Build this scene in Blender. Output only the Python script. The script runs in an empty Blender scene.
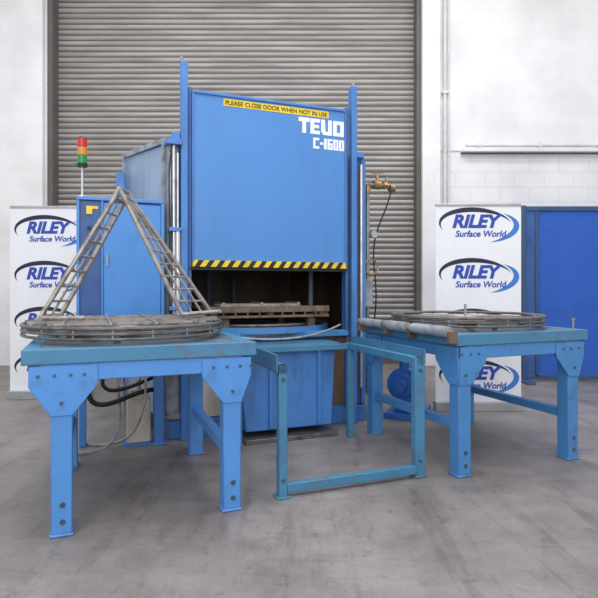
import bpy, math, random
from mathutils import Vector, Matrix
random.seed(4)
S=bpy.context.scene
S.view_settings.view_transform='Standard'
def lin(c):
    c=c/255.0
    return c/12.92 if c<=0.04045 else ((c+0.055)/1.055)**2.4
def rgb(r,g,b): return (lin(r),lin(g),lin(b),1)
# ---------------------------------------------------------------- materials
def paint(name,col,rough=.45,dirt=(60,45,35),amt=.3,scale=5,metal=0.0,lo=.5,hi=.72,streak=False,var=.12,bump=.0,edge=0,edgecol=(96,84,74)):
    m=bpy.data.materials.new(name); m.use_nodes=True
    nt=m.node_tree; N=nt.nodes; L=nt.links; b=N['Principled BSDF']
    tc=N.new('ShaderNodeTexCoord'); mp=N.new('ShaderNodeMapping')
    mp.inputs['Scale'].default_value=(1,1,.25) if streak else (1,1,1)
    L.new(tc.outputs['Object'],mp.inputs[0])
    n1=N.new('ShaderNodeTexNoise'); n1.inputs['Scale'].default_value=scale; n1.inputs['Detail'].default_value=9; n1.inputs['Roughness'].default_value=.65
    L.new(mp.outputs[0],n1.inputs['Vector'])
    mr=N.new('ShaderNodeMapRange'); mr.inputs['From Min'].default_value=lo; mr.inputs['From Max'].default_value=hi; mr.inputs['To Max'].default_value=amt
    L.new(n1.outputs['Fac'],mr.inputs['Value'])
    n2=N.new('ShaderNodeTexNoise'); n2.inputs['Scale'].default_value=scale*.35; n2.inputs['Detail'].default_value=4
    L.new(tc.outputs['Object'],n2.inputs['Vector'])
    mr2=N.new('ShaderNodeMapRange'); mr2.inputs['From Min'].default_value=.3; mr2.inputs['From Max'].default_value=.7
    mr2.inputs['To Min'].default_value=1-var; mr2.inputs['To Max'].default_value=1+var
    L.new(n2.outputs['Fac'],mr2.inputs['Value'])
    hs=N.new('ShaderNodeHueSaturation'); hs.inputs['Color'].default_value=rgb(*col)
    L.new(mr2.outputs[0],hs.inputs['Value'])
    mx=N.new('ShaderNodeMixRGB'); mx.inputs['Color2'].default_value=rgb(*dirt)
    L.new(mr.outputs[0],mx.inputs['Fac']); L.new(hs.outputs[0],mx.inputs['Color1'])
    out=mx.outputs[0]
    if edge:
        bv=N.new('ShaderNodeBevel'); bv.samples=4; bv.inputs['Radius'].default_value=.012
        ge=N.new('ShaderNodeNewGeometry'); dt=N.new('ShaderNodeVectorMath'); dt.operation='DOT_PRODUCT'
        L.new(bv.outputs[0],dt.inputs[0]); L.new(ge.outputs['Normal'],dt.inputs[1])
        e1=N.new('ShaderNodeMapRange'); e1.inputs['From Min'].default_value=.99; e1.inputs['From Max'].default_value=.86; e1.inputs['To Min'].default_value=0; e1.inputs['To Max'].default_value=1
        L.new(dt.outputs['Value'],e1.inputs['Value'])
        n3=N.new('ShaderNodeTexNoise'); n3.inputs['Scale'].default_value=14; n3.inputs['Detail'].default_value=8; n3.inputs['Roughness'].default_value=.7
        L.new(tc.outputs['Object'],n3.inputs['Vector'])
        e2=N.new('ShaderNodeMapRange'); e2.inputs['From Min'].default_value=.46; e2.inputs['From Max'].default_value=.56; e2.inputs['To Max'].default_value=edge
        L.new(n3.outputs['Fac'],e2.inputs['Value'])
        mm=N.new('ShaderNodeMath'); mm.operation='MULTIPLY'; L.new(e1.outputs[0],mm.inputs[0]); L.new(e2.outputs[0],mm.inputs[1])
        m2=N.new('ShaderNodeMixRGB'); m2.inputs['Color2'].default_value=rgb(*edgecol)
        L.new(mm.outputs[0],m2.inputs['Fac']); L.new(out,m2.inputs['Color1']); out=m2.outputs[0]
    L.new(out,b.inputs['Base Color'])
    b.inputs['Roughness'].default_value=rough; b.inputs['Metallic'].default_value=metal
    if bump:
        bp=N.new('ShaderNodeBump'); bp.inputs['Strength'].default_value=bump; bp.inputs['Distance'].default_value=.01
        L.new(n1.outputs['Fac'],bp.inputs['Height']); L.new(bp.outputs[0],b.inputs['Normal'])
    return m
M_door=paint('blue_door_paint',(80,138,206),.42,(54,90,142),.25,3,lo=.5,hi=.8,streak=True,var=.04)
M_body=paint('blue_body_paint',(72,130,200),.42,(62,66,74),.5,6,lo=.52,hi=.7,streak=True,edge=.55)
M_side=paint('pale_side_panel',(150,174,202),.35,(94,108,126),.6,2.5,streak=True,lo=.42,hi=.7)
M_leg=paint('bright_blue_leg_paint',(80,142,212),.42,(50,66,92),.35,8,lo=.57,hi=.74,var=.06,edge=.65)
M_leg2=paint('blue_leg_paint_worn',(70,132,192),.45,(66,70,76),.5,9,lo=.56,hi=.72,var=.08,edge=.75)
M_teal=paint('teal_worn_paint',(66,126,164),.45,(98,92,88),.6,10,lo=.52,hi=.68,edge=1)
M_tealtop=paint('teal_top_plate',(96,120,136),.5,(84,76,70),.9,6,lo=.4,hi=.6)
M_dirty=paint('stained_beige_panel',(205,196,180),.5,(120,96,74),.8,5,lo=.48,hi=.74,streak=True)
M_rust=paint('brown_stained_panel',(120,98,80),.55,(58,44,36),.8,5,lo=.4,hi=.7,streak=True)
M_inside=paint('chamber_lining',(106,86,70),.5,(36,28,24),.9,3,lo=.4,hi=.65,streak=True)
M_insb=paint('chamber_blue_grey',(122,132,146),.5,(56,50,46),.9,4,lo=.45,hi=.65,streak=True)
M_steel=paint('worn_basket_steel',(164,158,153),.34,(108,92,80),.8,14,metal=.4,lo=.48,hi=.65)
M_steeld=paint('dark_ring_steel',(112,110,111),.36,(78,66,58),.8,14,metal=.4,lo=.48,hi=.65)
M_chrome=paint('bright_tube_steel',(198,200,203),.25,(110,110,110),.5,8,metal=.7)
M_grey=paint('grey_pipe_paint',(150,158,167),.38,(100,88,80),.7,10,lo=.45,hi=.65)
M_wood=paint('rusty_tray_steel',(122,102,86),.5,(66,52,42),.8,9,lo=.42,hi=.62)
M_brass=paint('brass',(170,138,92),.35,(80,60,40),.5,20,metal=.8)
M_black=paint('black_rubber',(22,22,24),.5,(60,60,60),.3,9)
M_yel=paint('hazard_yellow',(240,208,50),.5,(120,100,30),.4,9)
M_blk=paint('hazard_black',(25,25,27),.5,(60,60,60),.2,9)
M_white=paint('white_lettering',(240,243,248),.5,(200,200,200),.1,9,var=.02)
M_ban=paint('banner_vinyl',(238,240,245),.45,(220,222,230),.3,2,var=.02)
M_alu=paint('aluminium',(185,188,192),.35,(120,120,120),.3,10,metal=.7)
M_navy=paint('logo_blue',(40,74,172),.5,(40,66,150),0,4,var=.02)
M_sky=paint('logo_light_blue',(60,125,205),.5,(40,66,150),.2,4,var=.02)
M_logob=paint('logo_black',(26,32,60),.5,(26,32,52),0,4,var=.02)
M_scr=paint('screen_blue_fabric',(40,94,188),.7,(32,78,166),.5,3,var=.04)
M_scrf=paint('screen_frame_blue',(52,84,124),.45,(40,50,70),.4,6)
M_jamb=paint('dark_jamb_steel',(96,92,90),.5,(60,55,50),.6,6,streak=True)
M_bolt=paint('bolt_dark',(80,92,104),.4,(50,50,50),.5,20,metal=.4)
M_ctrl=paint('control_cabinet_blue',(72,138,210),.4,(50,78,118),.3,4,lo=.55,hi=.8,var=.05,edge=.5)
M_ctrld=paint('control_cabinet_dark_blue',(54,94,156),.45,(35,40,60),.5,5)
M_conduit=paint('conduit_white',(215,215,215),.5,(165,160,158),.4,7)
M_red0=paint('red_handle',(190,40,35),.5,(90,30,30),.3,9)
M_motor=paint('motor_blue',(44,104,188),.4,(40,44,56),.4,8,lo=.55,hi=.75)
def lens(name,c):
    m=bpy.data.materials.new(name); m.use_nodes=True; b=m.node_tree.nodes['Principled BSDF']
    tx=m.node_tree.nodes.new('ShaderNodeTexNoise'); tx.inputs['Scale'].default_value=8
    mx=m.node_tree.nodes.new('ShaderNodeMixRGB'); mx.inputs['Color1'].default_value=rgb(*c); mx.inputs['Color2'].default_value=rgb(*[int(v*.8) for v in c])
    m.node_tree.links.new(tx.outputs['Fac'],mx.inputs['Fac']); m.node_tree.links.new(mx.outputs[0],b.inputs['Base Color'])
    b.inputs['Roughness'].default_value=.2; return m
M_lr=lens('red_lens',(215,40,40)); M_lg=lens('green_lens',(30,150,80)); M_la=lens('amber_lens',(225,150,50))

def floor_mat():
    m=bpy.data.materials.new('concrete_floor'); m.use_nodes=True
    nt=m.node_tree; N=nt.nodes; L=nt.links; b=N['Principled BSDF']
    tc=N.new('ShaderNodeTexCoord')
    def noise(s,d=8,r=.6,sc=None,rot=.5,loc=(0,0,0)):
        n=N.new('ShaderNodeTexNoise'); n.inputs['Scale'].default_value=s; n.inputs['Detail'].default_value=d; n.inputs['Roughness'].default_value=r
        if sc:
            mp=N.new('ShaderNodeMapping'); mp.inputs['Scale'].default_value=sc; mp.inputs['Rotation'].default_value=(0,0,rot); mp.inputs['Location'].default_value=loc; L.new(tc.outputs['Object'],mp.inputs[0]); L.new(mp.outputs[0],n.inputs['Vector'])
        else: L.new(tc.outputs['Object'],n.inputs['Vector'])
        return n
    def ramp(n,p0,p1,c0,c1):
        r=N.new('ShaderNodeValToRGB'); r.color_ramp.elements[0].position=p0; r.color_ramp.elements[1].position=p1
        r.color_ramp.elements[0].color=c0; r.color_ramp.elements[1].color=c1; L.new(n.outputs['Fac'],r.inputs[0]); return r.outputs[0]
    def mul(x,y,f):
        k=N.new('ShaderNodeMixRGB'); k.blend_type='MULTIPLY'; k.inputs[0].default_value=f; L.new(x,k.inputs[1]); L.new(y,k.inputs[2]); return k.outputs[0]
    a=noise(.6,6); c=noise(2.6,12,.72); e=noise(70,4,.7); s=noise(1.4,12,.75,(4,.5,1)); s2=noise(1.1,12,.8,(.6,3.5,1),.2,(3,1,0)); sp=noise(9,10,.75)
    o=ramp(a,.32,.68,rgb(126,120,118),rgb(154,148,146))
    o=mul(o,ramp(c,.38,.6,(.60,.58,.57,1),(1,1,1,1)),.7)
    o=mul(o,ramp(s,.38,.48,(.60,.58,.57,1),(1,1,1,1)),.6)
    o=mul(o,ramp(s2,.38,.46,(.62,.60,.59,1),(1,1,1,1)),.5)
    o=mul(o,ramp(sp,.36,.42,(.52,.5,.48,1),(1,1,1,1)),.6)
    o=mul(o,ramp(e,.3,.6,(.8,.8,.8,1),(1,1,1,1)),.7)
    br=N.new('ShaderNodeTexBrick'); br.offset=0; br.inputs['Scale'].default_value=1; br.inputs['Brick Width'].default_value=4.2; br.inputs['Row Height'].default_value=9
    br.inputs['Mortar Size'].default_value=.004; br.inputs['Color1'].default_value=(1,1,1,1); br.inputs['Color2'].default_value=(1,1,1,1); br.inputs['Mortar'].default_value=(.85,.83,.82,1)
    mp=N.new('ShaderNodeMapping'); mp.inputs['Rotation'].default_value=(0,0,-.12); mp.inputs['Location'].default_value=(2.9,4.0,0)
    L.new(tc.outputs['Object'],mp.inputs[0]); L.new(mp.outputs[0],br.inputs['Vector'])
    o=mul(o,br.outputs['Color'],1)
    L.new(o,b.inputs['Base Color'])
    rr=N.new('ShaderNodeMapRange'); rr.inputs['To Min'].default_value=.34; rr.inputs['To Max'].default_value=.6
    L.new(c.outputs['Fac'],rr.inputs['Value']); L.new(rr.outputs[0],b.inputs['Roughness'])
    bp=N.new('ShaderNodeBump'); bp.inputs['Strength'].default_value=.15; bp.inputs['Distance'].default_value=.004
    L.new(e.outputs['Fac'],bp.inputs['Height']); L.new(bp.outputs[0],b.inputs['Normal'])
    return m
def wall_mat(name,mortar=.9,col=(242,241,242)):
    m=bpy.data.materials.new(name); m.use_nodes=True
    nt=m.node_tree; N=nt.nodes; L=nt.links; b=N['Principled BSDF']
    tc=N.new('ShaderNodeTexCoord'); n=N.new('ShaderNodeTexNoise'); n.inputs['Scale'].default_value=1.4; n.inputs['Detail'].default_value=9
    L.new(tc.outputs['Object'],n.inputs['Vector'])
    r=N.new('ShaderNodeValToRGB'); r.color_ramp.elements[0].position=.3; r.color_ramp.elements[1].position=.6
    r.color_ramp.elements[0].color=rgb(*[v-16 for v in col]); r.color_ramp.elements[1].color=rgb(*col)
    L.new(n.outputs['Fac'],r.inputs[0])
    out=r.outputs[0]
    sx=N.new('ShaderNodeSeparateXYZ'); cb=N.new('ShaderNodeCombineXYZ'); ad=N.new('ShaderNodeMath'); ad.operation='ADD'
    L.new(tc.outputs['Object'],sx.inputs[0]); L.new(sx.outputs['X'],ad.inputs[0]); L.new(sx.outputs['Y'],ad.inputs[1])
    L.new(ad.outputs[0],cb.inputs['X']); L.new(sx.outputs['Z'],cb.inputs['Y'])
    br=N.new('ShaderNodeTexBrick'); br.inputs['Scale'].default_value=1; br.inputs['Brick Width'].default_value=.45; br.inputs['Row Height'].default_value=.225
    br.inputs['Mortar Size'].default_value=.008; br.inputs['Color1'].default_value=(1,1,1,1); br.inputs['Color2'].default_value=(.98,.98,.98,1); br.inputs['Mortar'].default_value=(mortar,mortar,mortar,1)
    L.new(cb.outputs[0],br.inputs['Vector'])
    mx=N.new('ShaderNodeMixRGB'); mx.blend_type='MULTIPLY'; mx.inputs[0].default_value=1
    L.new(out,mx.inputs[1]); L.new(br.outputs['Color'],mx.inputs[2]); out=mx.outputs[0]
    L.new(out,b.inputs['Base Color']); b.inputs['Roughness'].default_value=.7
    return m
def shutter_mat():
    m=bpy.data.materials.new('galvanised_shutter'); m.use_nodes=True
    nt=m.node_tree; N=nt.nodes; L=nt.links; b=N['Principled BSDF']
    tc=N.new('ShaderNodeTexCoord'); n=N.new('ShaderNodeTexNoise'); n.inputs['Scale'].default_value=2.2; n.inputs['Detail'].default_value=9
    mp=N.new('ShaderNodeMapping'); mp.inputs['Scale'].default_value=(.5,1,6)
    L.new(tc.outputs['Object'],mp.inputs[0]); L.new(mp.outputs[0],n.inputs['Vector'])
    r=N.new('ShaderNodeValToRGB'); r.color_ramp.elements[0].position=.3; r.color_ramp.elements[1].position=.7
    r.color_ramp.elements[0].color=rgb(142,138,134); r.color_ramp.elements[1].color=rgb(178,174,170)
    L.new(n.outputs['Fac'],r.inputs[0]); L.new(r.outputs[0],b.inputs['Base Color'])
    b.inputs['Roughness'].default_value=.5; b.inputs['Metallic'].default_value=.2
    return m
# ---------------------------------------------------------------- geometry helpers
def empty(name,loc=(0,0,0),rot=0):
    e=bpy.data.objects.new(name,None); e.location=loc; e.rotation_euler=(0,0,math.radians(rot)); e.empty_display_size=.2
    S.collection.objects.link(e); return e
class G:
    def __init__(s): s.v=[]; s.f=[]
    def add(s,vs,fs):
        o=len(s.v); s.v+= [tuple(v) for v in vs]; s.f+=[tuple(i+o for i in f) for f in fs]; return s
    def box(s,x0,x1,y0,y1,z0,z1):
        return s.add([(x0,y0,z0),(x1,y0,z0),(x1,y1,z0),(x0,y1,z0),(x0,y0,z1),(x1,y0,z1),(x1,y1,z1),(x0,y1,z1)],
          [(0,3,2,1),(4,5,6,7),(0,1,5,4),(1,2,6,5),(2,3,7,6),(3,0,4,7)])
    def frame(s,p1,p2):
        d=(Vector(p2)-Vector(p1)).normalized(); up=Vector((0,0,1)) if abs(d.z)<.95 else Vector((1,0,0))
        a=d.cross(up).normalized(); b=a.cross(d).normalized(); return a,b
    def bar(s,p1,p2,w,h):
        a,b=s.frame(p1,p2); P=[]
        for p in (p1,p2):
            p=Vector(p)
            for (i,j) in ((-1,-1),(1,-1),(1,1),(-1,1)): P.append(p+a*i*w/2+b*j*h/2)
        return s.add(P,[(0,1,2,3),(7,6,5,4),(0,4,5,1),(1,5,6,2),(2,6,7,3),(3,7,4,0)])
    def cyl(s,p1,p2,r,n=10,r2=None):
        if r2 is None: r2=r
        a,b=s.frame(p1,p2); P=[]
        for p,rr in ((p1,r),(p2,r2)):
            p=Vector(p)
            for k in range(n):
                t=2*math.pi*k/n; P.append(p+a*math.cos(t)*rr+b*math.sin(t)*rr)
        F=[tuple(range(n)),tuple(range(2*n-1,n-1,-1))]
        for k in range(n): k2=(k+1)%n; F.append((k,n+k,n+k2,k2))
        return s.add(P,F)
    def path(s,pts,r,n=8):
        for a,b in zip(pts,pts[1:]): s.cyl(a,b,r,n)
        return s
    def torus(s,c,R,r,nR=64,n=8,a0=0,a1=360,axis='z',flat=1.0):
        P=[];F=[];full=abs(a1-a0)>=360; K=nR if full else nR+1
        for i in range(K):
            t=math.radians(a0+(a1-a0)*i/nR)
            for j in range(n):
                u=2*math.pi*j/n; rr=R+r*math.cos(u); z=r*math.sin(u)*flat
                x,y=rr*math.cos(t),rr*math.sin(t)
                if axis=='z': P.append((c[0]+x,c[1]+y,c[2]+z))
                elif axis=='y': P.append((c[0]+x,c[1]+z,c[2]+y))
                else: P.append((c[0]+z,c[1]+x,c[2]+y))
        for i in range(nR):
            i2=(i+1)%K
            for j in range(n):
                j2=(j+1)%n; F.append((i*n+j,i2*n+j,i2*n+j2,i*n+j2))
        return s.add(P,F)
    def band(s,c,R,th,z0,z1,nR=72,a0=0,a1=360):
        P=[];F=[]; full=abs(a1-a0)>=360; K=nR if full else nR+1
        for i in range(K):
            t=math.radians(a0+(a1-a0)*i/nR); co,si=math.cos(t),math.sin(t)
            for rr,z in ((R,z0),(R,z1),(R-th,z1),(R-th,z0)): P.append((c[0]+rr*co,c[1]+rr*si,z))
        for i in range(nR):
            i2=(i+1)%K
            for j in range(4):
                j2=(j+1)%4; F.append((i*4+j,i2*4+j,i2*4+j2,i*4+j2))
        if not full: F+= [(0,1,2,3),tuple((K-1)*4+k for k in (3,2,1,0))]
        return s.add(P,F)
    def prism(s,pts2,axis,c0,c1):
        n=len(pts2); P=[]
        for c in (c0,c1):
            for (u,w) in pts2:
                P.append((u,w,c) if axis=='z' else (u,c,w) if axis=='y' else (c,u,w))
        F=[tuple(range(n)),tuple(range(2*n-1,n-1,-1))]
        for k in range(n): k2=(k+1)%n; F.append((k,n+k,n+k2,k2))
        return s.add(P,F)
    def slab(s,p,q,z0,z1,th):
        d=Vector((q[0]-p[0],q[1]-p[1])).normalized(); nx,ny=-d.y*th,d.x*th
        return s.prism([p,q,(q[0]+nx,q[1]+ny),(p[0]+nx,p[1]+ny)],'z',z0,z1)
    def build(s,name,mat,parent=None,bevel=0,smooth=True,loc=None):
        me=bpy.data.meshes.new(name); me.from_pydata(s.v,[],s.f); me.update()
        import bmesh
        bm=bmesh.new(); bm.from_mesh(me); bmesh.ops.recalc_face_normals(bm,faces=bm.faces); bm.to_mesh(me); bm.free()
        if smooth:
            for p in me.polygons: p.use_smooth=True
            me.set_sharp_from_angle(angle=math.radians(38))
        me.materials.append(mat)
        o=bpy.data.objects.new(name,me); S.collection.objects.link(o)
        if parent: o.parent=parent
        if loc: o.location=loc
        if bevel:
            b=o.modifiers.new('bevel','BEVEL'); b.width=bevel; b.segments=2; b.limit_method='ANGLE'
        return o
def hose(name,pts,r,mat,parent):
    cu=bpy.data.curves.new(name,'CURVE'); cu.dimensions='3D'; cu.bevel_depth=r; cu.bevel_resolution=3; cu.use_fill_caps=True
    sp=cu.splines.new('NURBS'); sp.points.add(len(pts)-1)
    for p,c in zip(sp.points,pts): p.co=(c[0],c[1],c[2],1)
    sp.order_u=4; sp.use_endpoint_u=True; sp.resolution_u=8
    cu.materials.append(mat)
    o=bpy.data.objects.new(name,cu); S.collection.objects.link(o); o.parent=parent; return o
def text(name,body,x,y,z,w,h,mat,parent,shear=0,bold=0.0,align='LEFT'):
    cu=bpy.data.curves.new(name,'FONT'); cu.body=body; cu.size=1; cu.shear=shear; cu.extrude=.0008; cu.offset=bold
    cu.materials.append(mat)
    o=bpy.data.objects.new(name,cu); S.collection.objects.link(o)
    bpy.context.view_layer.update()
    dx,dy=o.dimensions.x,o.dimensions.y
    bb=[Vector(c) for c in o.bound_box]; mx=min(c.x for c in bb); my=min(c.y for c in bb)
    sx=w/dx; sy=h/dy
    o.scale=(sx,sy,1); o.rotation_euler=(math.pi/2,0,0)
    o.location=(x-mx*sx,y,z-my*sy); o.parent=parent
    return o

# ---------------------------------------------------------------- room
WY=8.2
g=G().box(-5.2,6.5,-3.0,8.6,-.1,0); g.build('floor',floor_mat(),smooth=False)
Wb=wall_mat('painted_block_wall',.88); Ws=wall_mat('painted_smooth_wall',.965)
SX0,SX1=-3.79,1.83
g=G().box(-5.2,SX0,WY,WY+.3,0,7).box(SX1,6.5,WY,WY+.3,0,7).box(SX0,SX1,WY,WY+.3,6.2,7)
g.build('wall_back',Wb,smooth=False)
G().box(-5.4,-5.2,-3,WY+.3,0,7).build('wall_left',Ws,smooth=False)
G().box(6.5,6.7,-3,WY+.3,0,7).build('wall_right',Ws,smooth=False)
t=empty('trim_1'); G().box(2.12,6.5,WY-.02,WY,3.25,7).build('upper_plaster',Ws,t,smooth=False)
G().box(2.45,6.5,WY-.12,WY,3.215,3.27).build('ledge',Ws,t,.01,smooth=False)
G().box(2.45,6.5,WY-.05,WY-.0,3.2,3.215).build('ledge_shadow_strip',M_jamb,t,smooth=False)  # solid dark strip standing in for the shade under the ledge
gg=G().cyl((2.5,WY-.09,3.31),(6.5,WY-.09,3.31),.022,12)
x=2.7
while x<6.4: gg.box(x,x+.03,WY-.12,WY-.02,3.27,3.34); x+=.9
gg.build('conduit_run',M_conduit,t)
t=empty('trim_2'); G().box(SX1+.02,2.12,WY-.12,WY,0,7).build('pilaster',Ws,t,.01,smooth=False)
t=empty('trim_3'); G().box(-4.6,SX0-.06,WY-.1,WY,0,7).build('pilaster',Ws,t,.01,smooth=False)
t=empty('baseboard_back'); G().box(2.12,6.5,WY-.02,WY,0,.12).box(-5.2,-4.6,WY-.02,WY,0,.12).build('skirting',M_jamb,t,smooth=False)
# roller shutter
sh=empty('roller_shutter_door')
prof=[]; z=0; pitch=.085
while z<6.2:
    for k in range(6):
        u=k/6; prof.append((WY+.2-.026*math.sin(math.pi*u)**.8 if k else WY+.2, z+u*pitch))
    z+=pitch
vs=[];fs=[]
for (y,zz) in prof: vs+=[(SX0,y,zz),(SX1,y,zz)]
for i in range(len(prof)-1): fs.append((2*i,2*i+1,2*i+3,2*i+2))
G().add(vs,fs).build('slats',shutter_mat(),sh)
gg=G()
zz=0
while zz<6.2: gg.box(SX0+.06,SX1-.06,WY+.185,WY+.2,zz-.007,zz+.007); zz+=pitch
gg.build('slat_joints',M_jamb,sh,smooth=False)
G().box(SX0-.02,SX0+.06,WY-.03,WY+.2,0,6.2).box(SX1-.05,SX1+.02,WY-.03,WY+.2,0,6.2).build('guide_rails',M_jamb,sh,.005,smooth=False)
G().box(SX0+.07,SX1-.07,WY+.14,WY+.19,0,.1).build('bottom_rail',M_jamb,sh,smooth=False)
# wall conduits
c=empty('wall_conduit'); gg=G().path([(2.2,WY-.06,0.9),(2.2,WY-.06,6.8)],.025).path([(2.26,WY-.05,1.3),(2.26,WY-.05,6.8)],.012)
gg.box(2.15,2.25,WY-.09,WY,2.3,2.34).box(2.15,2.25,WY-.09,WY,4.1,4.14); gg.build('pipe',M_conduit,c)
G().box(2.14,2.3,WY-.1,WY,1.3,1.52).build('isolator_box',M_conduit,c,.01)
G().cyl((2.22,WY-.13,1.4),(2.22,WY-.1,1.4),.04,16).build('isolator_knob',M_red0,c)

# ---------------------------------------------------------------- machine
R=21; MO=(-.886,4.16,0)
ma=empty('industrial_parts_washer',MO,R)
ZT=2.32
P=[(-.11,.08),(-.38,.69),(-.38,1.3),(-.11,1.9),(1.606,1.9),(1.876,1.3),(1.876,.69),(1.606,.08)]
th=.04
G().slab(P[0],P[1],.12,ZT,-th).build('side_panel_left_front',M_side,ma,.004)
gg=G()
for i in (1,2,3,4,5,6):
    gg.slab(P[i],P[i+1],.12,ZT,-th)
gg.build('body_shell',M_body,ma)
G().prism(P,'z',ZT-.03,ZT).build('roof_panel',M_body,ma)
G().prism(P,'z',.12,.15).build('base_panel',M_body,ma)
gg=G().slab((-.13,.06),(-.40,.69),ZT-.03,ZT+.01,.015).slab((-.13,.06),(-.142,.09),.15,ZT,.02).slab((-.39,.665),(-.40,.69),.15,ZT,.02); gg.build('side_panel_edges',M_grey,ma)
G().box(-.47,-.40,.60,.68,1.95,2.15).box(-.45,-.42,.60,.68,1.6,1.95).build('side_bracket_box',M_body,ma,.006)
cx,cy=.748,.99
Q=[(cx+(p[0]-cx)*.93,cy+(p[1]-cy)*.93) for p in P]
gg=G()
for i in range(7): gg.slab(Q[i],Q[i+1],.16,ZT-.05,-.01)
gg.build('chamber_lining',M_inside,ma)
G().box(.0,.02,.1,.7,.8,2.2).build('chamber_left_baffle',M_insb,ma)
G().box(-.11,.03,.08,.12,.78,ZT).build('front_stile_left',M_body,ma,.004)
G().box(-.11,.03,.08,.12,.12,.78).build('front_stile_lower_left',M_dirty,ma,.004)
G().box(1.40,1.606,.08,.12,.12,ZT).build('front_stile_right',M_body,ma,.004)
G().box(.03,1.40,.08,.12,1.75,ZT).build('front_header',M_body,ma)
G().box(.03,.42,.06,.12,.15,.80).build('lower_panel_left',M_dirty,ma)
G().box(.42,1.12,.085,.12,.15,.80).build('lower_panel_middle',M_body,ma)
G().box(1.12,1.40,.08,.12,.15,.80).build('lower_panel_right',M_rust,ma)
G().box(-.11,1.606,.04,.12,.0,.14).build('front_base_rail',M_body,ma,.006)
G().box(-.11,-.03,.12,1.8,0,.12).box(1.53,1.606,.12,1.8,0,.12).build('base_skids',M_body,ma,.006)
G().box(1.40,1.43,.03,.06,.15,2.28).box(1.485,1.53,.05,.08,.15,2.28).build('stained_guide_strips',M_rust,ma)
G().box(1.56,1.60,.05,.08,.15,2.3).build('edge_trim_right',M_body,ma)
# posts
G().box(-.026,.026,-.03,.04,0,2.91).box(1.424,1.476,-.03,.04,0,2.91).build('guide_posts',M_body,ma,.004)
G().box(.03,.055,-.02,.03,.8,2.72).box(1.37,1.395,-.02,.03,.8,2.72).build('door_channels',M_ctrld,ma,.003)
gg=G().cyl((-.02,.0,2.91),(-.02,.0,2.95),.014).cyl((1.45,0,2.91),(1.45,0,2.95),.014); gg.build('post_caps',M_grey,ma)
# door
G().box(.062,1.358,-.04,.0,1.37,2.675).build('lift_door',M_door,ma,.006)
G().box(.055,1.365,-.055,.005,2.668,2.69).box(.055,.07,-.052,.0,1.37,2.68).box(1.35,1.365,-.052,.0,1.37,2.68).build('door_edge_frame',M_body,ma,.003)
G().box(.06,1.36,-.05,.0,1.335,1.385).build('hazard_strip',M_yel,ma)
gg=G(); x=.07
while x<1.33:
    gg.prism([(x,1.335),(x+.04,1.335),(x+.075,1.385),(x+.035,1.385)],'y',-.0515,-.05); x+=.085
gg.build('hazard_stripes',M_blk,ma,smooth=False)
G().box(.04,1.38,-.03,.03,1.31,1.335).build('door_bottom_seal',M_black,ma)
G().box(.30,1.20,-.043,-.04,2.598,2.655).build('warning_label',M_yel,ma,smooth=False)
text('warning_label_text','PLEASE CLOSE DOOR WHEN NOT IN USE',.315,-.0445,2.609,.87,.034,M_blk,ma,bold=.012)
gl=G(); ya,yb=-.0425,-.04
def lbox(x0,x1,z0,z1): gl.box(x0,x1,ya,yb,z0,z1)
x,zb,h,w,s=.93,2.455,.128,.098,.034
lbox(x,x+w,zb+h-s,zb+h); lbox(x+w/2-s/2,x+w/2+s/2,zb,zb+h-s)
x=1.035
lbox(x,x+s,zb,zb+h); lbox(x+s,x+w*.88,zb+h-.03,zb+h); lbox(x+s,x+w*.8,zb+h/2-.014,zb+h/2+.014); lbox(x+s,x+w*.88,zb,zb+.03)
x=1.132
gl.prism([(x,zb+h),(x+s,zb+h),(x+s+.006,zb+.03),(x+w-s,zb+.03),(x+w-s,zb+h),(x+w,zb+h),(x+w,zb),(x+.02,zb),(x,zb+.03)],'y',ya,yb)
x=1.242; w2=.10
lbox(x,x+s,zb,zb+h); lbox(x+w2-s,x+w2,zb,zb+h); lbox(x+s,x+w2-s,zb+h-.03,zb+h); lbox(x+s,x+w2-s,zb,zb+.03)
zb,h,s=2.335,.09,.02
x=1.06; lbox(x,x+s,zb,zb+h); lbox(x+s,x+.055,zb,zb+s); lbox(x+s,x+.055,zb+h-s,zb+h)
lbox(1.122,1.15,zb+.036,zb+.056); lbox(1.158,1.182,zb,zb+h)
for i,x in enumerate((1.19,1.244,1.298)):
    lbox(x,x+s,zb,zb+h); lbox(x+s,x+.047,zb,zb+.016); lbox(x+s,x+.047,zb+h-.016,zb+h)
    if i: lbox(x+.047-s+.002,x+.047,zb+.016,zb+h-.016)
    else: lbox(x+.047-s+.002,x+.047,zb+.016,zb+.042); lbox(x+s,x+.047,zb+.042,zb+.056)
gl.build('door_lettering',M_white,ma,smooth=False)
# cylinders, rails left
gg=G().cyl((-.078,-.01,.75),(-.078,-.01,2.27),.014,12).cyl((-.05,-.02,.6),(-.05,-.02,1.6),.022,14).cyl((-.05,-.02,1.6),(-.05,-.02,2.2),.010,10).cyl((-.105,0.0,.5),(-.105,.0,2.2),.008,10)
gg.build('lift_cylinders',M_chrome,ma)
G().box(-.125,-.04,.02,.075,.2,2.3).build('guide_channel_left',M_grey,ma)
G().box(-.14,-.02,-.05,.06,2.26,2.3).box(-.12,-.02,-.05,.05,1.6,1.63).box(-.12,-.02,-.05,.05,1.0,1.03).build('cylinder_brackets',M_body,ma,.003)
gg=G().cyl((1.545,.03,.3),(1.545,.03,2.25),.014,12); gg.build('lift_tube_right',M_chrome,ma)
hose('air_line_left',[(-.09,-.03,2.28),(-.13,-.05,2.1),(-.1,-.05,1.7),(-.12,-.03,1.2),(-.1,0,.8)],.006,M_black,ma)
G().box(-.09,-.03,-.02,.04,2.3,2.36).box(1.48,1.55,-.02,.04,2.3,2.35).build('chain_guides',M_body,ma,.004)
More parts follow.
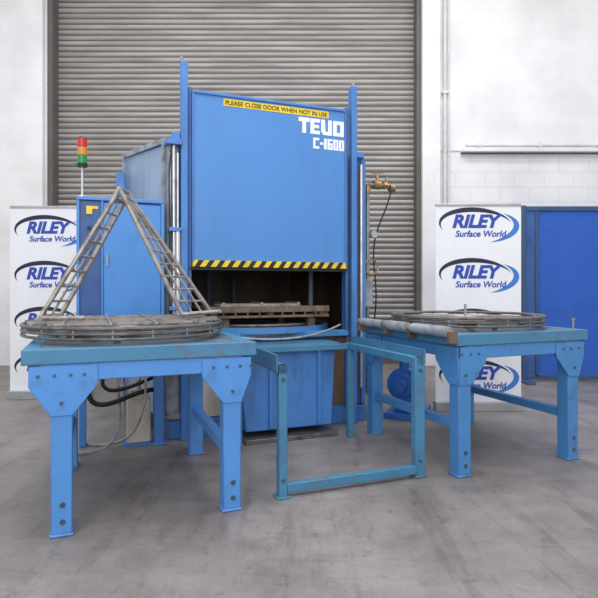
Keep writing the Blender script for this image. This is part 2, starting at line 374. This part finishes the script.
# sill and turntable
G().box(.03,1.40,-.02,.1,.76,.81).build('opening_sill',M_leg2,ma,.005)
gg=G().band((.72,.62),.70,.03,.80,.85); gg.build('turntable_ring',M_leg2,ma)
G().cyl((.72,.62,.78),(.72,.62,.815),.67,48).build('turntable_disc',M_steeld,ma)
G().torus((.72,.62,.86),.60,.015,72,8).torus((.72,.62,.84),.66,.012,72,8).build('turntable_inner_rings',M_steeld,ma)
G().cyl((.72,.62,.30),(.72,.62,.78),.12,20).build('turntable_hub',M_steeld,ma)
# tray in opening
gg=G()
for yy in (.12,.25,.38,.51,.64,.77,.9): gg.bar((.22,yy,.995),(1.22,yy,.995),.03,.03)
gg.bar((.25,.06,.955),(.25,.98,.955),.05,.05).bar((1.19,.06,.955),(1.19,.98,.955),.05,.05).bar((.72,.06,.955),(.72,.98,.955),.05,.05)
gg.box(.2,1.24,.03,.07,.97,1.02).box(.2,1.24,.035,.065,.925,.945)
xx=.22
while xx<1.24: gg.box(xx-.008,xx+.008,.04,.06,.945,.97); xx+=.10
for (xx,yy) in ((.35,.12),(1.1,.12),(.35,.9),(1.1,.9)): gg.box(xx-.03,xx+.03,yy-.03,yy+.03,.815,.95)
gg.build('work_tray',M_wood,ma,.003)
gg=G()
for yy in (.06,.12,.18,.24,.30): gg.bar((.30,yy,1.03),(.98,yy,1.03),.018,.018)
for xx in (.32,.64,.96): gg.bar((xx,.04,1.045),(xx,.33,1.045),.02,.014)
gg.build('tray_grating',M_steel,ma)
gg=G().path([(.2,1.2,.85),(.2,1.2,2.1),(1.2,1.2,2.1)],.025).path([(1.3,.6,.85),(1.3,.6,2.1)],.025).path([(.5,1.5,.85),(.5,1.5,2.1)],.025).path([(.8,1.6,.85),(.8,1.6,2.1)],.025); gg.build('spray_pipes',M_insb,ma)
# sump trough
gg=G().prism([(.36,.70),(1.16,.70),(1.13,.08),(.42,.08)],'y',-.26,.06); gg.build('sump_trough',M_body,ma,.008)
G().box(.33,1.19,-.29,.07,.69,.735).build('sump_rim',M_teal,ma,.005)
G().box(.40,1.16,-.32,.0,.0,.035).build('drip_tray',M_steeld,ma,.004)
gg=G().box(.60,.63,-.285,-.26,.1,.69).box(1.0,1.03,-.285,-.26,.1,.69); gg.build('sump_ribs',M_body,ma,.003)
hose('wash_pipe',[(.10,-.06,.86),(.35,-.16,.78),(.7,-.2,.755),(1.05,-.16,.78),(1.3,-.06,.86)],.009,M_steel,ma)
# right-side pipework
gg=G().path([(1.70,.2,.2),(1.70,.2,2.12),(1.92,.2,2.12)],.018,10).path([(1.60,.2,2.12),(1.70,.2,2.12)],.02).path([(1.9,.2,2.12),(1.9,.2,2.2)],.014)
gg.path([(1.60,.3,.5),(1.72,.3,.5),(1.72,.3,1.8),(1.6,.3,1.8)],.012)
gg.build('side_pipework',M_steel,ma)
gg=G().cyl((1.76,.2,2.12),(1.83,.2,2.12),.04,12).cyl((1.86,.2,2.12),(1.90,.2,2.12),.034,6).cyl((1.93,.2,2.10),(1.98,.2,2.10),.036,12).cyl((1.80,.2,2.12),(1.80,.2,2.22),.016,8)
gg.bar((1.74,.18,2.225),(1.86,.18,2.235),.015,.01).cyl((1.7,.2,2.04),(1.7,.2,2.10),.03,10)
gg.build('brass_valves',M_brass,ma)
gg=G().torus((1.715,.16,1.36),.07,.008,32,8,axis='y'); gg.build('coiled_air_hose',M_brass,ma)
G().cyl((1.74,.14,1.66),(1.74,.18,1.66),.032,18).build('pressure_gauge',M_chrome,ma)
hose('hanging_hose_right',[(1.95,.2,2.08),(1.90,.2,1.9),(1.76,.18,1.7),(1.74,.18,1.4),(1.80,.18,1.1),(1.76,.2,.8),(1.72,.2,.5)],.007,M_black,ma)
G().box(1.61,1.70,.1,.2,1.0,1.25).build('junction_box',M_grey,ma,.004)
# hoses and filter at lower left of machine
hs=ma
hose('hose_1',[(-.36,.02,.75),(-.55,-.1,.72),(-.72,-.1,.55),(-.68,-.15,.33),(-.5,-.2,.36),(-.33,-.1,.42),(-.2,.03,.4)],.018,M_black,hs)
hose('hose_2',[(-.36,.02,.65),(-.6,-.15,.6),(-.63,-.15,.42),(-.45,-.15,.43),(-.2,.05,.5)],.014,M_black,hs)
hose('hose_3',[(-.5,.03,.88),(-.5,-.1,.5),(-.42,-.15,.1),(-.6,-.2,.015),(-.8,-.1,.015)],.010,M_grey,hs)
hose('hose_4',[(-.3,.03,.88),(-.28,-.1,.5),(-.3,-.12,.2),(-.45,-.1,.012),(-.7,.1,.012)],.010,M_steel,hs)
G().cyl((-.46,-.04,.54),(-.46,-.04,.76),.05,20).cyl((-.46,-.04,.76),(-.46,-.04,.79),.058,20).cyl((-.46,-.04,.48),(-.46,-.04,.54),.02,10).bar((-.46,-.04,.81),(-.46,.05,.81),.03,.05).build('filter_canister',M_chrome,hs)
G().box(-.42,-.25,-.02,.08,.02,.34).box(-.40,-.27,-.04,.06,.34,.42).build('valve_block',M_dirty,hs,.006)
G().box(-.45,-.24,-.04,.10,0,.02).build('valve_base',M_body,hs)
G().path([(-.34,.0,.42),(-.34,.0,.62),(-.12,.05,.62)],.02,12).path([(-.30,.03,.2),(-.11,.09,.2)],.025,12).build('valve_pipes',M_chrome,hs)

# ---------------------------------------------------------------- control cabinet
cc=empty('electrical_control_cabinet',MO,R)
G().box(-.75,-.17,-.04,.13,.9,1.80).build('cabinet_case',M_ctrld,cc,.006)
G().box(-.585,-.18,-.055,-.04,.92,1.785).build('cabinet_door',M_ctrl,cc,.006)
G().box(-.765,-.155,-.06,.14,1.80,1.825).box(-.765,-.745,-.06,.13,.9,1.8).box(-.60,-.585,-.06,-.04,.9,1.8).box(-.18,-.155,-.06,-.0,.9,1.8).build('cabinet_frame',M_ctrl,cc,.004)
G().box(-.70,-.66,-.055,-.04,1.70,1.74).box(-.70,-.62,-.045,-.04,1.74,1.76).build('warning_stickers',M_yel,cc)
gg=G().cyl((-.56,-.075,1.4),(-.56,-.05,1.4),.012).box(-.566,-.554,-.08,-.072,1.33,1.41); gg.build('door_handle',M_grey,cc)
gg=G()
for z_ in (1.6,1.52,1.44): gg.cyl((-.68,-.055,z_),(-.68,-.04,z_),.014,14)
gg.build('push_buttons',M_black,cc)
G().box(-.23,-.155,-.06,.02,0,.92).box(-.75,-.70,.06,.11,0,.92).box(-.75,-.2,.06,.10,.84,.9).box(-.25,-.13,-.08,.04,0,.015).build('support_legs',M_body,cc,.005)
st=empty('signal_tower_light',MO,R)
q=(-.728,.03)
G().cyl((*q,1.826),(*q,1.84),.035,20).cyl((*q,1.84),(*q,2.06),.009,10).build('pole',M_chrome,st)
G().cyl((*q,2.05),(*q,2.075),.036,20).cyl((*q,2.255),(*q,2.27),.036,20,.02).build('tower_caps',M_black,st)
G().cyl((*q,2.195),(*q,2.255),.034,20).build('red_lamp',M_lr,st)
G().cyl((*q,2.135),(*q,2.192),.034,20).build('amber_lamp',M_la,st)
G().cyl((*q,2.075),(*q,2.132),.034,20).build('green_lamp',M_lg,st)

# ---------------------------------------------------------------- tables
def table(name,loc,rot,W,D,x0,x1,y0,y1,mleg,zt=.885):
    e=empty(name,loc,rot); w=.047
    legs=[(0,0),(W,0),(0,D),(W,D)]
    gg=G()
    for (x,y) in legs:
        gg.box(x-w,x+w,y-w,y+w,.012,zt-.15)
        gg.box(x-w-.006,x+w+.006,y-w-.006,y+w+.006,0,.015)
    gg.build('legs',mleg,e,.006)
    gg=G()
    za,zb=zt-.155,zt-.07
    gg.box(x0+.03,x1-.03,-w,-w+.05,za,zb).box(x0+.03,x1-.03,D+w-.05,D+w,za,zb).box(x0+.03,x0+.08,-w,D+w,za,zb).box(x1-.08,x1-.03,-w,D+w,za,zb)
    gg.build('apron',mleg,e,.004)
    gg=G()
    for (x,y) in legs:
        l=max(x-.16,x0+.03); r=min(x+.16,x1-.03)
        sy=-1 if y==0 else 1
        yy=(y+sy*w, y+sy*(w+.008))
        gg.prism([(l,zb-.01),(r,zb-.01),(r,za-.02),(x+w,za-.16),(x-w,za-.16),(l,za-.02)],'y',min(yy),max(yy))
        sx=-1 if x==0 else 1
        xx=(x+sx*w,x+sx*(w+.008)); s2=1 if y==0 else -1
        gg.prism([(y-s2*w,zb-.01),(y+s2*.18,zb-.01),(y+s2*.18,za-.02),(y+s2*w,za-.16),(y-s2*w,za-.16)],'x',min(xx),max(xx))
    gg.build('gusset_plates',mleg,e,.002)
    gg=G()
    for (x,y) in legs:
        if y==0:
            for dx in (-.1,-.03,.04,.1):
                gg.cyl((x+dx,-w-.013,za+.03),(x+dx,-w-.006,za+.03),.008,8)
            for z_ in (.07,.15): gg.cyl((x+.005,-w-.004,z_),(x+.005,-w+.002,z_),.013,12)
            gg.cyl((x,-w-.014,za-.10),(x,-w-.006,za-.10),.009,8)
    gg.build('bolts',M_bolt,e)
    gg=G(); t=.07; za=zt-.072
    gg.box(x0,x1,y0,y0+t,za,zt).box(x0,x1,y1-t,y1,za,zt).box(x0,x0+t,y0+t,y1-t,za,zt).box(x1-t,x1,y0+t,y1-t,za,zt)
    gg.build('top_frame',M_teal,e,.005)
    gg=G(); gg.box(x0+t,x1-t,y0+t,y1-t,zt-.02,zt-.002); gg.build('top_plate',M_tealtop,e)
    gg=G().box(-.03,.03,w,D-w,.28,.335).box(W-.03,W+.03,w,D-w,.28,.335); gg.build('side_braces',mleg,e,.004)
    return e
LT=table('support_table',(-1.132,2.579,0),R,.82,1.03,-.17,.95,-.06,1.14,M_leg)
RT=table('support_table.001',(1.0074,3.379,0),22,.908,1.054,-.07,1.03,-.06,1.14,M_leg2)

def basket(name,loc,rot,c,r,style):
    e=empty(name,loc,rot); zb=.886
    gg=G()
    gg.torus((*c,zb+.030),r,.008,84,8).torus((*c,zb+.055),r*1.0,.008,84,8).torus((*c,zb+.082),r,.010,84,8)
    gg.torus((*c,zb+.082),r*.90,.008,72,8).torus((*c,zb+.05),r*.92,.007,72,8)
    gg.torus((*c,zb+.06),r*.95,.006,72,6)
    if style: gg.torus((*c,zb+.086),r*.96,.007,84,8)
    gg.build('rim_hoops',M_steeld,e)
    gg=G()
    for f in ((.75,.58,.4,.22) if style==0 else (.80,.70,.6,.5,.4,.3,.2)): gg.torus((*c,zb+.064),r*f,.006,64,6)
    n=16 if style==0 else 24
    for k in range(n):
        t=2*math.pi*k/n; co,si=math.cos(t),math.sin(t)
        gg.bar((c[0]+.1*co,c[1]+.1*si,zb+.055),(c[0]+r*.99*co,c[1]+r*.99*si,zb+.055),.008,.008)
    for k in range(18):
        t=2*math.pi*k/18; co,si=math.cos(t),math.sin(t)
        gg.cyl((c[0]+r*co,c[1]+r*si,zb+.028),(c[0]+r*co,c[1]+r*si,zb+.085),.005,6)
    gg.cyl((*c,zb+.03),(*c,zb+.07),.08,24)
    gg.build('wire_grid',M_steel,e)
    gg=G()
    for k in range(4):
        t=math.pi/4+math.pi*k/2+.2
        gg.bar((c[0]-r*.97*math.cos(t),c[1]-r*.97*math.sin(t),zb+.035),(c[0]+r*.97*math.cos(t),c[1]+r*.97*math.sin(t),zb+.035),.03,.02)
    for k in range(6):
        t=math.pi/3*k+.35; x,y=c[0]+r*.72*math.cos(t),c[1]+r*.72*math.sin(t)
        gg.cyl((x,y,zb),(x,y,zb+.03),.018,12)
    gg.cyl((c[0],c[1],zb),(c[0],c[1],zb+.03),.06,20)
    gg.build('support_spider',M_steeld,e)
    return e
cL=(.325,.54)
bL=basket('round_wire_basket',(-1.132,2.579,0),R,cL,.555,0)
gg=G(); z0=.985
for yy in (.18,.36,.54,.72,.9):
    hw=math.sqrt(max(.01,.54**2-(yy-cL[1])**2)); gg.bar((cL[0]-hw,yy,z0),(cL[0]+hw,yy,z0),.014,.014)
for xx in (0,.22,.44,.66):
    hw=math.sqrt(.54**2-(xx-cL[0])**2); gg.bar((xx,cL[1]-hw,z0+.008),(xx,cL[1]+hw,z0+.008),.012,.012)
gg.build('cross_bars',M_steel,bL)
bR=basket('round_wire_basket.001',(1.0074,3.379,0),22,(.48,.54),.545,1)
G().cyl((.48,.54,.95),(.48,.54,1.05),.010).build('centre_pin',M_steel,bR)
G().cyl((.995,.03,.885),(.995,.03,.95),.007).cyl((.995,.03,.945),(.995,.03,.96),.012).build('stop_pin',M_steel,RT)

# folded A-frame wire rack: two flat ladder-like panels leaning together
rk=empty('wire_parts_rack',(-1.132,2.579,.012),R)
def lerp(a,b,t): return tuple(a[i]+(b[i]-a[i])*t for i in range(3))
gg=G()
def panel(T1,T2,B1,B2,n,mid=1,r=.009):
    for a,b in ((T1,B1),(T2,B2)): gg.cyl(a,b,r*1.5,10)
    for k in range(mid):
        f=(k+1)/(mid+1); gg.cyl(lerp(T1,T2,f),lerp(B1,B2,f),r*.8,6)
    for k in range(n+1):
        f=k/n; gg.cyl(lerp(T1,B1,f),lerp(T2,B2,f),r*(1.4 if k in (0,n) else .75),8)
panel((.25,.36,1.66),(.31,.50,1.66),(-.12,.34,1.005),(-.03,.52,1.005),8,1)
panel((.30,.36,1.67),(.365,.50,1.66),(.62,.34,1.005),(.84,.60,1.005),9,2)
gg.path([(.62,.34,1.005),(.84,.34,1.02),(.84,.60,1.005)],.012).path([(-.12,.34,1.005),(-.10,.2,1.005),(.1,.15,1.005)],.012)
gg.path([(.25,.36,1.66),(.275,.36,1.715),(.30,.36,1.67)],.012).path([(.31,.5,1.66),(.335,.5,1.715),(.365,.5,1.66)],.012).path([(.275,.36,1.715),(.335,.5,1.715)],.012)
gg.build('rack_frames',M_steel,rk)

# ---------------------------------------------------------------- transfer frame
tf=empty('transfer_support_frame',MO,R)
gg=G()
gg.box(.305,.355,-1.37,-1.32,.0,.74).box(1.20,1.27,-1.35,-1.30,.0,.74)
gg.box(.305,.355,-1.37,-.34,.69,.74).box(1.21,1.26,-1.35,-.34,.69,.74)
gg.box(.355,1.20,-1.365,-1.32,.025,.075)
gg.box(.305,.355,-.40,-.35,0,.69).box(1.21,1.26,-.40,-.35,0,.69)
gg.box(.355,1.21,-.395,-.355,.69,.735)
gg.box(.29,.37,-1.385,-1.30,0,.012).box(1.19,1.28,-1.365,-1.285,0,.012)
gg.build('angle_frame',M_teal,tf,.004)
gg=G().box(.29,.30,-1.37,-.34,.70,.80).box(1.265,1.275,-1.35,-.34,.70,.79); gg.build('guide_flanges',M_teal,tf,.002)
gg=G()
for z_ in (.66,.10): gg.cyl((.33,-1.378,z_),(.33,-1.37,z_),.010,8).cyl((1.235,-1.358,z_),(1.235,-1.35,z_),.010,8)
gg.build('bolts',M_bolt,tf)

# edge rollers on right table
er=RT
gg=G().cyl((-.115,-.05,.90),(-.115,1.10,.90),.026,14); gg.build('roller_tube',M_steel,er)
gg=G().cyl((-.115,-.04,.90),(-.115,.34,.90),.034,18).cyl((-.115,.41,.90),(-.115,.64,.90),.036,18).cyl((-.115,.74,.90),(-.115,1.04,.90),.032,18); gg.build('roller_sleeves',M_grey,er)
gg=G()
for yy in (-.055,.375,.69,1.08): gg.box(-.135,-.069,yy-.012,yy+.012,.83,.905)
gg.build('roller_brackets',M_rust,er,.003)

# ---------------------------------------------------------------- pump
pm=empty('circulation_pump',(.98,4.95,0),-25)
gg=G().cyl((0,-.02,.30),(0,.28,.30),.115,24).cyl((0,-.10,.30),(0,-.02,.30),.15,28).cyl((0,-.16,.30),(0,-.10,.30),.10,24).cyl((0,-.22,.30),(0,-.16,.30),.05,16)
gg.cyl((0,-.06,.42),(0,-.06,.56),.045,14).cyl((0,-.06,.56),(0,-.06,.58),.075,18)
for k in range(16):
    t=2*math.pi*k/16; gg.bar((.12*math.cos(t),0,.30+.12*math.sin(t)),(.12*math.cos(t),.26,.30+.12*math.sin(t)),.008,.02)
gg.build('pump_housing_and_motor',M_motor,pm)
G().box(-.16,.16,-.18,.32,.0,.05).box(-.09,.09,-.08,-.03,.05,.22).box(-.1,.1,.1,.22,.05,.2).build('pump_base',M_motor,pm,.006)
G().path([(0,-.06,.58),(0,-.06,.78),(-.25,.0,.78)],.04,14).build('outlet_pipe',M_grey,pm)

# ---------------------------------------------------------------- banners
def crescent(cx,cz,rx,rz,a0,a1,th,y,n=28,tilt=0):
    P=[];F=[]
    for i in range(n+1):
        s=i/n; t=math.radians(a0+(a1-a0)*s); k=th*math.sin(math.pi*s)/2+.0006
        for sg in (1,-1):
            x=(rx+sg*k)*math.cos(t); z=(rz+sg*k)*math.sin(t)
            P.append((cx+x*math.cos(tilt)-z*math.sin(tilt),y,cz+x*math.sin(tilt)+z*math.cos(tilt)))
    for i in range(n): F.append((2*i,2*i+2,2*i+3,2*i+1))
    return P,F
def banner(name,loc,rot,W=.83,H=2.0):
    e=empty(name,loc,rot)
    G().box(0,W,-.002,.002,.08,H-.02).build('print_panel',M_ban,e,smooth=False)
    G().box(-.01,W+.01,-.06,.06,.0,.085).box(0,W,-.012,.012,H-.025,H).cyl((W/2,.03,.08),(W/2,.03,H-.02),.012).build('cassette_and_pole',M_alu,e,.006)
    for i in range(4):
        zc=1.79-.485*i; c=W/2
        text('logo_name_%d'%i,'RILEY',c-.25,-.004,zc-.045,.48,.13,M_navy,e,shear=.25,bold=.045)
        text('logo_tagline_%d'%i,'Surface World',c-.22,-.004,zc-.13,.49,.062,M_navy,e,shear=.2,bold=.025)
        g1=G(); g1.add(*crescent(c-.02,zc-.02,.35,.15,205,20,.045,-.0035,tilt=-.06)); g1.build('logo_arc_dark_%d'%i,M_logob,e,smooth=False)
        g1=G(); g1.add(*crescent(c+.02,zc-.035,.345,.155,48,-75,.055,-.0036,tilt=.05)); g1.build('logo_arc_blue_%d'%i,M_sky,e,smooth=False)
    return e
banner('pull_up_banner',(-3.06,5.72,0),0,.85,2.04)
banner('pull_up_banner.001',(1.31,5.18,0),0,.82,1.98)

# ---------------------------------------------------------------- blue screen
sc=empty('partition_screen',(2.78,6.75,0),0)
G().box(.10,2.6,.0,.03,.06,2.13).build('infill_panel',M_scr,sc,smooth=False)
G().box(0,.05,-.03,.05,0,2.2).box(.17,.21,-.02,.0,.06,2.13).box(0,2.6,-.02,.05,2.13,2.19).box(0.05,2.6,-.02,.05,.03,.09).box(2.55,2.6,-.03,.05,0,2.2).build('frame',M_scrf,sc,.006)
G().box(.05,.17,-.004,-.0,.09,2.13).build('edge_panel',M_ctrld,sc,smooth=False)
G().box(-.03,.08,-.25,.3,0,.03).box(2.5,2.6,-.25,.3,0,.03).build('feet',M_scrf,sc,.005)

# ---------------------------------------------------------------- lights & camera
w=bpy.data.worlds.new('World'); S.world=w; w.use_nodes=True
w.node_tree.nodes['Background'].inputs[0].default_value=(.97,.98,1,1); w.node_tree.nodes['Background'].inputs[1].default_value=.78
def area(name,loc,rot,sx,sy,e,col=(1,1,1)):
    l=bpy.data.lights.new(name,'AREA'); l.shape='RECTANGLE'; l.size=sx; l.size_y=sy; l.energy=e; l.color=col
    o=bpy.data.objects.new(name,l); o.location=loc; o.rotation_euler=[math.radians(a) for a in rot]; S.collection.objects.link(o)
area('ceiling_strip_light',(-1.5,1.5,6.3),(0,0,0),.6,5,120)
area('ceiling_strip_light.001',(2.0,1.5,6.3),(0,0,0),.6,5,120)
area('ceiling_strip_light.002',(0.3,5.5,6.6),(0,0,0),7,.6,160)
area('camera_side_fill',(-.5,-2.6,3.0),(82,0,0),6,3.5,170,(1,.995,.985))  # large soft fill added behind the camera, no bay opening there
cam=bpy.data.cameras.new('camera'); co=bpy.data.objects.new('camera',cam); S.collection.objects.link(co)
co.location=(0,0,1.17); co.rotation_euler=(math.pi/2,0,0)
cam.sensor_width=36; cam.lens=540/598*36; cam.shift_y=-11/598; cam.clip_end=60
S.camera=co
